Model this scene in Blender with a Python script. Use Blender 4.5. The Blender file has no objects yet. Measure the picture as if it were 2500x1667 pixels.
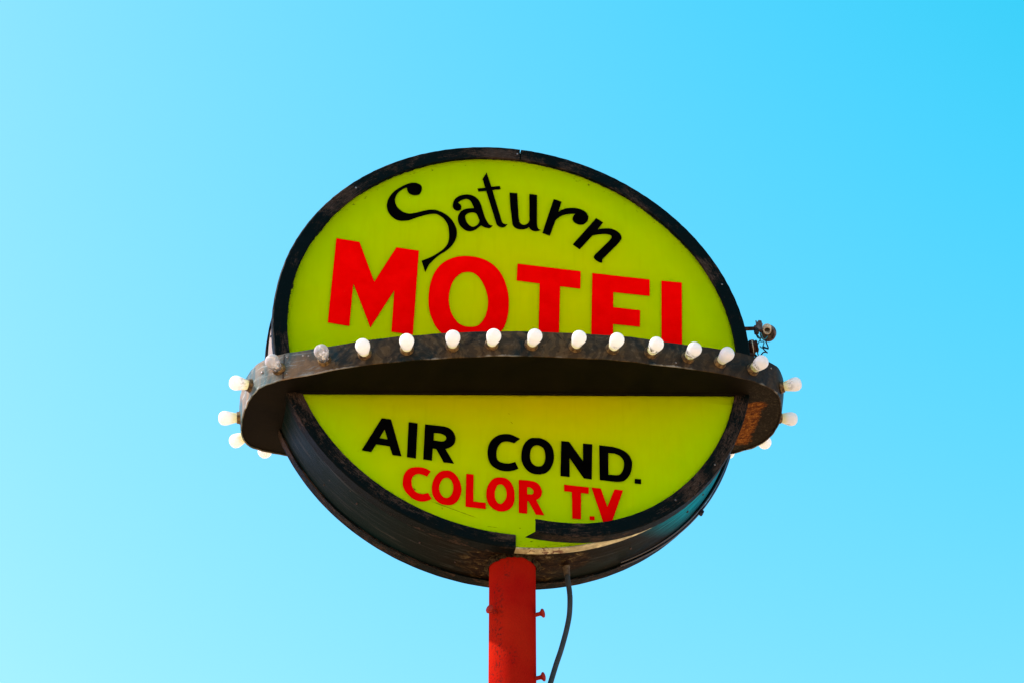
import bpy, bmesh, math, random
from mathutils import Vector, Matrix
random.seed(7)
S = bpy.context.scene
C = S.collection
R = math.radians

# ---------------------------------------------------------------- camera
PSI = R(10)                      # the sign face is turned ten degrees from the camera
PITCH = R(35)
cam = bpy.data.cameras.new('camera')
cam.sensor_width = 36.0
cam.lens = 5951.76 / 2500 * 36.0
cam.clip_start = 0.05
cam.clip_end = 5000
cam_ob = bpy.data.objects.new('camera', cam)
cam_ob.location = (0, 0, 1.6)
cam_ob.rotation_euler = (R(90) + PITCH, 0, 0)
C.objects.link(cam_ob)
S.camera = cam_ob
S.render.resolution_x = 1024
S.render.resolution_y = 682

# ---------------------------------------------------------------- sun, sky, exposure
SUN_EL = R(43)
DELTA = R(13)                     # how far the sun stands behind the plane of the face
lx, ly = -math.cos(DELTA), math.sin(DELTA)
sx = lx * math.cos(PSI) - ly * math.sin(PSI)
sy = lx * math.sin(PSI) + ly * math.cos(PSI)
sun_dir = Vector((sx * math.cos(SUN_EL), sy * math.cos(SUN_EL), math.sin(SUN_EL)))
sun = bpy.data.lights.new('sun', 'SUN')
sun.energy = 5.0
sun.angle = R(0.55)
sun.color = (1.0, 0.93, 0.82)
sun_ob = bpy.data.objects.new('sun', sun)
sun_ob.rotation_euler = (-sun_dir).to_track_quat('-Z', 'Y').to_euler()
sun_ob.location = (-6, 4, 12)
C.objects.link(sun_ob)

W = bpy.data.worlds.new('World')
S.world = W
W.use_nodes = True
wn, wl = W.node_tree.nodes, W.node_tree.links
wn.clear()
sky = wn.new('ShaderNodeTexSky')
sky.sky_type = 'NISHITA'
sky.sun_disc = False
sky.sun_elevation = SUN_EL
sky.sun_rotation = math.atan2(sx, sy)
sky.altitude = 600
sky.air_density = 1.0
sky.dust_density = 1.6
sky.ozone_density = 1.0
# grading of the sky's own radiance: a steeper red channel, lifted green and blue
sp = wn.new('ShaderNodeSeparateColor'); cb = wn.new('ShaderNodeCombineColor')
wl.new(sky.outputs[0], sp.inputs[0])
def wm(op, a, b):
    x = wn.new('ShaderNodeMath'); x.operation = op
    for i, v in ((0, a), (1, b)):
        if hasattr(v, 'links'): wl.new(v, x.inputs[i])
        else: x.inputs[i].default_value = v
    return x.outputs[0]
SK = (0.830, 3.30, 1.9, 3.05, 0.686, 2.3)
red = wm('MULTIPLY', wm('SUBTRACT', sp.outputs[0], SK[0]), SK[1])
red = wm('MAXIMUM', wm('MINIMUM', red, wm('MULTIPLY', sp.outputs[0], SK[2])), wm('MULTIPLY', sp.outputs[0], 0.15))
wl.new(red, cb.inputs[0])
wl.new(wm('MULTIPLY', wm('POWER', sp.outputs[1], SK[4]), SK[3]), cb.inputs[1])
wl.new(wm('MULTIPLY', sp.outputs[2], SK[5]), cb.inputs[2])
bg = wn.new('ShaderNodeBackground')
bg.inputs['Strength'].default_value = 0.10
wo = wn.new('ShaderNodeOutputWorld')
wl.new(cb.outputs[0], bg.inputs['Color'])
wl.new(bg.outputs[0], wo.inputs[0])
vs = S.view_settings
vs.view_transform = 'Standard'
vs.look = 'None'
vs.gamma = 1.0
vs.exposure = 0.7
vs.use_curve_mapping = False
S.render.engine = 'CYCLES'

LETTERS = {
 'script': [
  [[(-0.3642,0.7164,1),(-0.3633,0.7055,0),(-0.3560,0.6915,0),(-0.3451,0.6861,0),(-0.3342,0.6862,0),(-0.3224,0.6906,0),(-0.3151,0.7026,0),(-0.3122,0.7195,0),(-0.3157,0.7314,0),(-0.3245,0.7376,0),(-0.3355,0.7402,0),(-0.3506,0.7375,0),(-0.3678,0.7283,0),(-0.3891,0.7116,0),(-0.4101,0.6895,0),(-0.4245,0.6629,0),(-0.4307,0.6403,0),(-0.4308,0.6213,0),(-0.4260,0.6030,0),(-0.4158,0.5868,0),(-0.4004,0.5740,0),(-0.3831,0.5696,0),(-0.3682,0.5717,0),(-0.3511,0.5767,0),(-0.3298,0.5890,0),(-0.3043,0.6027,0),(-0.2828,0.6110,0),(-0.2634,0.6147,0),(-0.2504,0.6105,0),(-0.2351,0.5991,0),(-0.2228,0.5791,0),(-0.2167,0.5557,0),(-0.2150,0.5317,0),(-0.2164,0.5074,0),(-0.2214,0.4881,0),(-0.2329,0.4693,0),(-0.2498,0.4511,0),(-0.2750,0.4293,0),(-0.3070,0.4093,1),(-0.2933,0.3625,1),(-0.2869,0.3817,0),(-0.2787,0.4011,0),(-0.2684,0.4156,0),(-0.2496,0.4392,0),(-0.2243,0.4624,0),(-0.2053,0.4862,0),(-0.1928,0.5132,0),(-0.1882,0.5407,0),(-0.1913,0.5645,0),(-0.2025,0.5899,0),(-0.2179,0.6095,0),(-0.2376,0.6231,0),(-0.2594,0.6310,0),(-0.2767,0.6309,0),(-0.2961,0.6260,0),(-0.3218,0.6144,0),(-0.3432,0.6061,0),(-0.3582,0.6041,0),(-0.3756,0.6085,0),(-0.3910,0.6213,0),(-0.4000,0.6363,0),(-0.4037,0.6521,0),(-0.4020,0.6687,0),(-0.3949,0.6875,0),(-0.3823,0.7029,0),(-0.3717,0.7118,0)]],
  [[(-0.0645,0.5913,1),(-0.0714,0.5817,0),(-0.0775,0.5780,0),(-0.0868,0.5787,0),(-0.0960,0.5813,0),(-0.1053,0.5867,1),(-0.1144,0.5759,0),(-0.1251,0.5650,0),(-0.1388,0.5574,0),(-0.1526,0.5565,0),(-0.1649,0.5625,0),(-0.1773,0.5751,0),(-0.1844,0.5914,0),(-0.1862,0.6084,0),(-0.1833,0.6223,0),(-0.1750,0.6379,0),(-0.1628,0.6482,0),(-0.1490,0.6540,0),(-0.1302,0.6575,1),(-0.1353,0.6713,0),(-0.1408,0.6841,0),(-0.1479,0.6919,0),(-0.1572,0.6939,0),(-0.1679,0.6905,0),(-0.1787,0.6828,0),(-0.1878,0.6734,1),(-0.1800,0.6691,0),(-0.1745,0.6601,0),(-0.1752,0.6504,0),(-0.1797,0.6420,0),(-0.1889,0.6385,0),(-0.1982,0.6424,0),(-0.2032,0.6504,0),(-0.2039,0.6639,0),(-0.2017,0.6777,0),(-0.1942,0.6923,0),(-0.1820,0.7037,0),(-0.1666,0.7113,0),(-0.1527,0.7142,0),(-0.1388,0.7126,0),(-0.1248,0.7058,0),(-0.1138,0.6937,0),(-0.1075,0.6790,0),(-0.1028,0.6622,0),(-0.0964,0.6379,0),(-0.0901,0.6176,0),(-0.0823,0.6013,0),(-0.0753,0.5927,0)],[(-0.1365,0.6383,0),(-0.1457,0.6355,0),(-0.1549,0.6290,0),(-0.1602,0.6196,0),(-0.1596,0.6082,0),(-0.1561,0.5962,0),(-0.1483,0.5838,0),(-0.1390,0.5774,0),(-0.1298,0.5781,0),(-0.1191,0.5858,0),(-0.1131,0.5972,0),(-0.1119,0.6089,0),(-0.1163,0.6217,0),(-0.1211,0.6336,0),(-0.1273,0.6376,0)]],
  [[(-0.0875,0.8209,1),(-0.0704,0.7592,1),(-0.0412,0.7672,1),(-0.0377,0.7539,1),(-0.0671,0.7454,1),(-0.0364,0.6248,1),(-0.0342,0.6155,0),(-0.0299,0.6065,0),(-0.0222,0.6027,0),(-0.0129,0.6049,1),(-0.0191,0.5954,0),(-0.0268,0.5886,0),(-0.0360,0.5874,0),(-0.0453,0.5910,0),(-0.0515,0.5997,0),(-0.0565,0.6163,1),(-0.0888,0.7390,1),(-0.1160,0.7323,1),(-0.1194,0.7452,1),(-0.0920,0.7523,1),(-0.1018,0.7896,1)]],
  [[(-0.0068,0.7425,1),(0.0205,0.7438,1),(0.0246,0.6408,1),(0.0273,0.6238,0),(0.0320,0.6138,0),(0.0397,0.6085,0),(0.0490,0.6103,0),(0.0583,0.6193,0),(0.0627,0.6324,1),(0.0629,0.7459,1),(0.0901,0.7461,1),(0.0893,0.6225,1),(0.0908,0.6054,0),(0.0954,0.5973,0),(0.1023,0.5950,1),(0.0938,0.5894,0),(0.0829,0.5866,0),(0.0721,0.5885,0),(0.0644,0.5951,0),(0.0616,0.6024,1),(0.0520,0.5934,0),(0.0396,0.5889,0),(0.0242,0.5878,0),(0.0118,0.5929,0),(0.0041,0.6033,0),(0.0026,0.6147,1),(-0.0044,0.6872,1)]],
  [[(0.1487,0.7354,1),(0.1765,0.7280,1),(0.1645,0.6809,1),(0.1756,0.6912,0),(0.1913,0.7002,0),(0.2102,0.7047,0),(0.2290,0.7063,0),(0.2462,0.7027,0),(0.2602,0.6939,0),(0.2686,0.6804,0),(0.2699,0.6690,0),(0.2658,0.6548,0),(0.2570,0.6430,0),(0.2467,0.6371,0),(0.2342,0.6366,0),(0.2233,0.6413,0),(0.2149,0.6518,0),(0.2146,0.6615,0),(0.2183,0.6727,0),(0.2252,0.6814,1),(0.2098,0.6799,0),(0.1910,0.6742,0),(0.1737,0.6647,0),(0.1611,0.6523,0),(0.1540,0.6426,1),(0.1339,0.5739,1),(0.1076,0.5819,1)]],
  [[(0.2974,0.6721,1),(0.3219,0.6565,1),(0.3024,0.6239,1),(0.3185,0.6293,0),(0.3373,0.6330,0),(0.3530,0.6326,0),(0.3685,0.6260,0),(0.3807,0.6141,0),(0.3854,0.5993,0),(0.3824,0.5883,0),(0.3734,0.5727,1),(0.3212,0.5037,1),(0.3155,0.4944,0),(0.3153,0.4830,1),(0.3060,0.4828,0),(0.2938,0.4897,0),(0.2862,0.4991,0),(0.2863,0.5058,0),(0.2911,0.5141,1),(0.3424,0.5801,1),(0.3489,0.5915,0),(0.3503,0.5994,0),(0.3469,0.6047,0),(0.3368,0.6073,0),(0.3211,0.6065,0),(0.3023,0.6023,0),(0.2834,0.5953,1),(0.2371,0.5289,1),(0.2134,0.5471,1)]],
 ],
 'motel': [
  [[(-0.5974,0.4659,1),(-0.5188,0.4608,1),(-0.4637,0.3012,1),(-0.3935,0.4544,1),(-0.3170,0.4504,1),(-0.3291,0.1028,1),(-0.4006,0.1058,1),(-0.3956,0.2753,1),(-0.4704,0.1140,1),(-0.5331,0.2858,1),(-0.5396,0.1118,1),(-0.6111,0.1173,1)]],
  [[(-0.1614,0.4481,0),(-0.1889,0.4409,0),(-0.2200,0.4230,0),(-0.2469,0.3941,0),(-0.2648,0.3582,0),(-0.2766,0.3112,0),(-0.2804,0.2609,0),(-0.2783,0.2210,0),(-0.2703,0.1845,0),(-0.2522,0.1423,0),(-0.2287,0.1173,0),(-0.1997,0.0977,0),(-0.1650,0.0881,0),(-0.1305,0.0899,0),(-0.0922,0.1039,0),(-0.0576,0.1266,0),(-0.0345,0.1528,0),(-0.0200,0.1850,0),(-0.0113,0.2261,0),(-0.0088,0.2690,0),(-0.0114,0.3115,0),(-0.0193,0.3489,0),(-0.0331,0.3856,0),(-0.0529,0.4145,0),(-0.0806,0.4363,0),(-0.1102,0.4471,0),(-0.1378,0.4500,0)],[(-0.1489,0.3832,0),(-0.1685,0.3766,0),(-0.1839,0.3626,0),(-0.1973,0.3405,0),(-0.2066,0.3106,0),(-0.2115,0.2767,0),(-0.2111,0.2483,0),(-0.2062,0.2183,0),(-0.1952,0.1914,0),(-0.1775,0.1679,0),(-0.1582,0.1586,0),(-0.1369,0.1582,0),(-0.1158,0.1650,0),(-0.1004,0.1821,0),(-0.0890,0.2058,0),(-0.0814,0.2386,0),(-0.0796,0.2720,0),(-0.0837,0.3024,0),(-0.0937,0.3346,0),(-0.1076,0.3616,0),(-0.1234,0.3776,0),(-0.1352,0.3828,0)]],
  [[(0.0209,0.4397,1),(0.2390,0.4357,1),(0.2367,0.3622,1),(0.1672,0.3635,1),(0.1588,0.0954,1),(0.0901,0.0969,1),(0.0965,0.3663,1),(0.0176,0.3684,1)]],
  [[(0.2792,0.4333,1),(0.4790,0.4316,1),(0.4767,0.3620,1),(0.3509,0.3623,1),(0.3486,0.2991,1),(0.4417,0.2977,1),(0.4388,0.2293,1),(0.3469,0.2296,1),(0.3446,0.1638,1),(0.4673,0.1646,1),(0.4652,0.0997,1),(0.2685,0.0994,1)]],
  [[(0.5203,0.4320,1),(0.5918,0.4331,1),(0.5814,0.1519,1),(0.6790,0.1517,1),(0.6760,0.0888,1),(0.5083,0.0879,1)]],
 ],
 'air': [
  [[(-0.4223,-0.2339,1),(-0.3920,-0.2349,1),(-0.3546,-0.3698,1),(-0.3833,-0.3687,1),(-0.3936,-0.3368,1),(-0.4361,-0.3336,1),(-0.4516,-0.3648,1),(-0.4822,-0.3614,1)],[(-0.4113,-0.2754,1),(-0.4010,-0.3120,1),(-0.4270,-0.3096,1)]],
  [[(-0.3349,-0.2389,1),(-0.3058,-0.2402,1),(-0.3082,-0.3730,1),(-0.3372,-0.3715,1)]],
  [[(-0.2817,-0.2412,1),(-0.2200,-0.2422,1),(-0.2063,-0.2455,0),(-0.1926,-0.2559,0),(-0.1842,-0.2710,0),(-0.1820,-0.2867,0),(-0.1851,-0.3029,0),(-0.1944,-0.3150,0),(-0.2051,-0.3226,0),(-0.2145,-0.3271,1),(-0.1857,-0.3791,1),(-0.2188,-0.3785,1),(-0.2442,-0.3297,1),(-0.2550,-0.3297,1),(-0.2565,-0.3755,1),(-0.2850,-0.3742,1)],[(-0.2524,-0.2703,1),(-0.2331,-0.2704,1),(-0.2208,-0.2735,0),(-0.2132,-0.2806,0),(-0.2124,-0.2885,0),(-0.2177,-0.2970,0),(-0.2244,-0.3001,1),(-0.2526,-0.2996,1)]],
  [[(0.0285,-0.2616,1),(0.0093,-0.2805,1),(-0.0030,-0.2774,0),(-0.0180,-0.2770,0),(-0.0316,-0.2822,0),(-0.0412,-0.2944,0),(-0.0472,-0.3118,0),(-0.0489,-0.3294,0),(-0.0471,-0.3450,0),(-0.0396,-0.3553,0),(-0.0274,-0.3594,0),(-0.0125,-0.3602,0),(0.0011,-0.3563,0),(0.0123,-0.3509,1),(0.0231,-0.3755,1),(0.0066,-0.3841,0),(-0.0124,-0.3890,0),(-0.0314,-0.3890,0),(-0.0504,-0.3824,0),(-0.0653,-0.3707,0),(-0.0742,-0.3512,0),(-0.0775,-0.3294,0),(-0.0758,-0.3054,0),(-0.0698,-0.2856,0),(-0.0576,-0.2683,0),(-0.0426,-0.2562,0),(-0.0263,-0.2501,0),(-0.0098,-0.2482,0),(0.0039,-0.2506,0),(0.0162,-0.2561,0)]],
  [[(0.0751,-0.2527,0),(0.0642,-0.2555,0),(0.0531,-0.2640,0),(0.0421,-0.2796,0),(0.0353,-0.2995,0),(0.0325,-0.3204,0),(0.0331,-0.3410,0),(0.0392,-0.3609,0),(0.0514,-0.3785,0),(0.0663,-0.3879,0),(0.0826,-0.3900,0),(0.0989,-0.3878,0),(0.1139,-0.3803,0),(0.1263,-0.3656,0),(0.1347,-0.3457,0),(0.1390,-0.3214,0),(0.1379,-0.2993,0),(0.1326,-0.2807,0),(0.1217,-0.2651,0),(0.1067,-0.2556,0),(0.0916,-0.2516,0)],[(0.0818,-0.2803,0),(0.0722,-0.2850,0),(0.0653,-0.2961,0),(0.0614,-0.3109,0),(0.0608,-0.3253,0),(0.0624,-0.3394,0),(0.0678,-0.3506,0),(0.0759,-0.3576,0),(0.0868,-0.3599,0),(0.0978,-0.3569,0),(0.1053,-0.3481,0),(0.1095,-0.3342,0),(0.1106,-0.3182,0),(0.1091,-0.3025,0),(0.1051,-0.2902,0),(0.0969,-0.2831,0),(0.0887,-0.2800,0)]],
  [[(0.1637,-0.2550,1),(0.1895,-0.2553,1),(0.2345,-0.3247,1),(0.2350,-0.2563,1),(0.2661,-0.2565,1),(0.2618,-0.3901,1),(0.2358,-0.3890,1),(0.1900,-0.3160,1),(0.1894,-0.3889,1),(0.1594,-0.3882,1)]],
  [[(0.2889,-0.2571,1),(0.3348,-0.2589,1),(0.3624,-0.2659,0),(0.3844,-0.2815,0),(0.3959,-0.3062,0),(0.3952,-0.3302,0),(0.3893,-0.3547,0),(0.3749,-0.3780,0),(0.3591,-0.3879,0),(0.3385,-0.3910,1),(0.2881,-0.3893,1)],[(0.3187,-0.2835,1),(0.3377,-0.2830,1),(0.3565,-0.2906,0),(0.3682,-0.3073,0),(0.3694,-0.3250,0),(0.3637,-0.3475,0),(0.3529,-0.3625,0),(0.3425,-0.3656,1),(0.3168,-0.3665,1)]],
  [[(0.4032,-0.3726,1),(0.4243,-0.3723,1),(0.4237,-0.3901,1),(0.4027,-0.3900,1)]],
 ],
 'color': [
  [[(-0.2600,-0.4163,1),(-0.2711,-0.4374,1),(-0.2809,-0.4330,0),(-0.2930,-0.4300,0),(-0.3063,-0.4322,0),(-0.3154,-0.4406,0),(-0.3198,-0.4535,0),(-0.3194,-0.4690,0),(-0.3157,-0.4840,0),(-0.3075,-0.4955,0),(-0.2954,-0.5019,0),(-0.2821,-0.5028,0),(-0.2665,-0.4970,1),(-0.2545,-0.5173,1),(-0.2657,-0.5249,0),(-0.2788,-0.5297,0),(-0.2947,-0.5303,0),(-0.3108,-0.5251,0),(-0.3270,-0.5130,0),(-0.3407,-0.4960,0),(-0.3471,-0.4797,0),(-0.3482,-0.4628,0),(-0.3461,-0.4424,0),(-0.3385,-0.4245,0),(-0.3268,-0.4123,0),(-0.3109,-0.4062,0),(-0.2948,-0.4044,0),(-0.2787,-0.4068,0),(-0.2679,-0.4114,0)]],
  [[(-0.2103,-0.4082,0),(-0.2223,-0.4108,0),(-0.2356,-0.4203,0),(-0.2460,-0.4363,0),(-0.2530,-0.4572,0),(-0.2552,-0.4791,0),(-0.2529,-0.4990,0),(-0.2459,-0.5152,0),(-0.2337,-0.5277,0),(-0.2189,-0.5346,0),(-0.2043,-0.5350,0),(-0.1884,-0.5314,0),(-0.1752,-0.5200,0),(-0.1661,-0.5036,0),(-0.1610,-0.4830,0),(-0.1615,-0.4629,0),(-0.1669,-0.4418,0),(-0.1778,-0.4227,0),(-0.1901,-0.4115,0),(-0.2009,-0.4077,0)],[(-0.2092,-0.4346,0),(-0.2179,-0.4382,0),(-0.2257,-0.4496,0),(-0.2308,-0.4641,0),(-0.2319,-0.4782,0),(-0.2283,-0.4917,0),(-0.2221,-0.5026,0),(-0.2140,-0.5087,0),(-0.2060,-0.5086,0),(-0.1981,-0.5039,0),(-0.1916,-0.4940,0),(-0.1871,-0.4781,0),(-0.1869,-0.4641,0),(-0.1895,-0.4504,0),(-0.1964,-0.4387,0),(-0.2032,-0.4348,0)]],
  [[(-0.1457,-0.4133,1),(-0.1221,-0.4132,1),(-0.1221,-0.5132,1),(-0.0820,-0.5145,1),(-0.0821,-0.5371,1),(-0.1470,-0.5347,1)]],
  [[(-0.0381,-0.4150,0),(-0.0502,-0.4177,0),(-0.0613,-0.4253,0),(-0.0714,-0.4398,0),(-0.0783,-0.4581,0),(-0.0807,-0.4769,0),(-0.0796,-0.4966,0),(-0.0750,-0.5134,0),(-0.0669,-0.5253,0),(-0.0558,-0.5345,0),(-0.0437,-0.5401,0),(-0.0317,-0.5403,0),(-0.0176,-0.5368,0),(-0.0056,-0.5287,0),(0.0035,-0.5167,0),(0.0090,-0.4999,0),(0.0105,-0.4812,0),(0.0095,-0.4615,0),(0.0045,-0.4422,0),(-0.0036,-0.4279,0),(-0.0138,-0.4184,0),(-0.0259,-0.4145,0)],[(-0.0350,-0.4406,0),(-0.0431,-0.4438,0),(-0.0491,-0.4550,0),(-0.0526,-0.4670,0),(-0.0535,-0.4787,0),(-0.0525,-0.4925,0),(-0.0489,-0.5026,0),(-0.0428,-0.5112,0),(-0.0368,-0.5132,0),(-0.0298,-0.5104,0),(-0.0227,-0.5010,0),(-0.0177,-0.4900,0),(-0.0157,-0.4782,0),(-0.0162,-0.4654,0),(-0.0198,-0.4530,0),(-0.0249,-0.4442,0),(-0.0299,-0.4410,0)]],
  [[(0.0238,-0.4177,1),(0.0532,-0.4165,1),(0.0715,-0.4181,0),(0.0837,-0.4232,0),(0.0928,-0.4340,0),(0.0977,-0.4475,0),(0.0985,-0.4579,0),(0.0956,-0.4699,0),(0.0894,-0.4793,0),(0.0798,-0.4864,1),(0.1057,-0.5401,1),(0.0789,-0.5409,1),(0.0550,-0.4928,1),(0.0514,-0.4926,1),(0.0507,-0.5401,1),(0.0236,-0.5400,1)],[(0.0516,-0.4413,1),(0.0612,-0.4420,1),(0.0683,-0.4471,0),(0.0718,-0.4549,0),(0.0708,-0.4620,0),(0.0657,-0.4678,1),(0.0510,-0.4682,1)]],
 ],
 'tv': [
  [[(0.1709,-0.4195,1),(0.2520,-0.4214,1),(0.2508,-0.4454,1),(0.2260,-0.4445,1),(0.2240,-0.5420,1),(0.1957,-0.5431,1),(0.1961,-0.4446,1),(0.1706,-0.4438,1)]],
  [[(0.2520,-0.5280,1),(0.2683,-0.5274,1),(0.2683,-0.5417,1),(0.2521,-0.5422,1)]],
  [[(0.2605,-0.4205,1),(0.2909,-0.4212,1),(0.3105,-0.4878,1),(0.3350,-0.4200,1),(0.3638,-0.4205,1),(0.3228,-0.5465,1),(0.2957,-0.5454,1)]],
 ],
}

# ---------------------------------------------------------------- frame of the sign
# local x = to the right on the face, local y = backwards into the cabinet, local z = up
ORIGIN = (0.0, 6.604, 1.6 + 4.515)
H0 = ORIGIN[2]
CU, CV, RAD = 0.011, 0.130, 0.803       # centre and radius of the round face
RS, R0 = 0.11004, -0.0960               # slope and height of the ring's underside
def L(u, v, w=0.0):
    return Vector((u, -w, v + H0))

# ---------------------------------------------------------------- node helpers
class Mat:
    def __init__(s, name, **kw):
        s.m = bpy.data.materials.new(name); s.m.use_nodes = True
        s.t = s.m.node_tree; s.n = s.t.nodes; s.l = s.t.links
        s.n.clear()
        s.out = s.n.new('ShaderNodeOutputMaterial')
        s.p = s.n.new('ShaderNodeBsdfPrincipled')
        s.l.new(s.p.outputs[0], s.out.inputs[0])
        for k, v in kw.items():
            s.set(k.replace('_', ' ').title().replace('Ior', 'IOR').replace('Weight', 'Weight'), v)
    def set(s, k, v):
        i = s.p.inputs[k]
        if hasattr(v, 'links'): s.l.new(v, i)
        else:
            if isinstance(v, tuple) and len(v) == 3 and i.type == 'RGBA': v = (*v, 1)
            i.default_value = v
    def coord(s, kind='Object', scale=(1, 1, 1), loc=(0, 0, 0)):
        tc = s.n.new('ShaderNodeTexCoord'); mp = s.n.new('ShaderNodeMapping')
        mp.inputs['Scale'].default_value = scale; mp.inputs['Location'].default_value = loc
        s.l.new(tc.outputs[kind], mp.inputs[0]); return mp.outputs[0]
    def noise(s, vec, scale, detail=4, rough=0.6, dist=0.0):
        t = s.n.new('ShaderNodeTexNoise'); s.l.new(vec, t.inputs['Vector'])
        t.inputs['Scale'].default_value = scale; t.inputs['Detail'].default_value = detail
        t.inputs['Roughness'].default_value = rough; t.inputs['Distortion'].default_value = dist
        return t.outputs[0]
    def wave(s, vec, scale, dist, detail=3, dscale=1.5):
        t = s.n.new('ShaderNodeTexWave'); s.l.new(vec, t.inputs['Vector'])
        t.inputs['Scale'].default_value = scale; t.inputs['Distortion'].default_value = dist
        t.inputs['Detail'].default_value = detail; t.inputs['Detail Scale'].default_value = dscale
        return t.outputs[1]
    def voro(s, vec, scale):
        t = s.n.new('ShaderNodeTexVoronoi'); s.l.new(vec, t.inputs['Vector'])
        t.inputs['Scale'].default_value = scale; return t.outputs['Distance']
    def ramp(s, fac, *stops, interp='LINEAR'):
        r = s.n.new('ShaderNodeValToRGB'); e = r.color_ramp.elements
        r.color_ramp.interpolation = interp
        while len(e) < len(stops): e.new(0.5)
        for el, (p, c) in zip(e, stops):
            el.position = p
            el.color = (c, c, c, 1) if isinstance(c, (int, float)) else (*c, 1)
        s.l.new(fac, r.inputs[0]); return r.outputs[0]
    def mix(s, fac, a, b, mode='MIX'):
        x = s.n.new('ShaderNodeMix'); x.data_type = 'RGBA'; x.blend_type = mode
        for i, v in ((0, fac), (6, a), (7, b)):
            if hasattr(v, 'links'): s.l.new(v, x.inputs[i])
            elif i == 0: x.inputs[0].default_value = v
            else: x.inputs[i].default_value = (*v, 1) if isinstance(v, tuple) else (v, v, v, 1)
        return x.outputs[2]
    def math(s, op, a, b=0.0, clamp=False):
        x = s.n.new('ShaderNodeMath'); x.operation = op; x.use_clamp = clamp
        for i, v in ((0, a), (1, b)):
            if hasattr(v, 'links'): s.l.new(v, x.inputs[i])
            else: x.inputs[i].default_value = v
        return x.outputs[0]
    def sep(s, vec):
        x = s.n.new('ShaderNodeSeparateXYZ'); s.l.new(vec, x.inputs[0]); return x.outputs
    def bump(s, h, strength=0.3, dist=0.002, normal=None):
        b = s.n.new('ShaderNodeBump'); b.inputs['Strength'].default_value = strength
        b.inputs['Distance'].default_value = dist; s.l.new(h, b.inputs['Height'])
        if normal is not None: s.l.new(normal, b.inputs['Normal'])
        s.l.new(b.outputs[0], s.p.inputs['Normal']); return b.outputs[0]
    def box(s, x, lo, hi, soft):
        """1 inside lo..hi with soft edges"""
        a = s.math('DIVIDE', s.math('SUBTRACT', x, lo), soft, True)
        b = s.math('DIVIDE', s.math('SUBTRACT', hi, x), soft, True)
        return s.math('MULTIPLY', a, b)

def dist_centre(M):
    o = M.sep(M.coord())
    dx = M.math('SUBTRACT', o[0], CU); dz = M.math('SUBTRACT', o[2], CV + H0)
    return M.math('SQRT', M.math('ADD', M.math('MULTIPLY', dx, dx), M.math('MULTIPLY', dz, dz))), o

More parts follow.
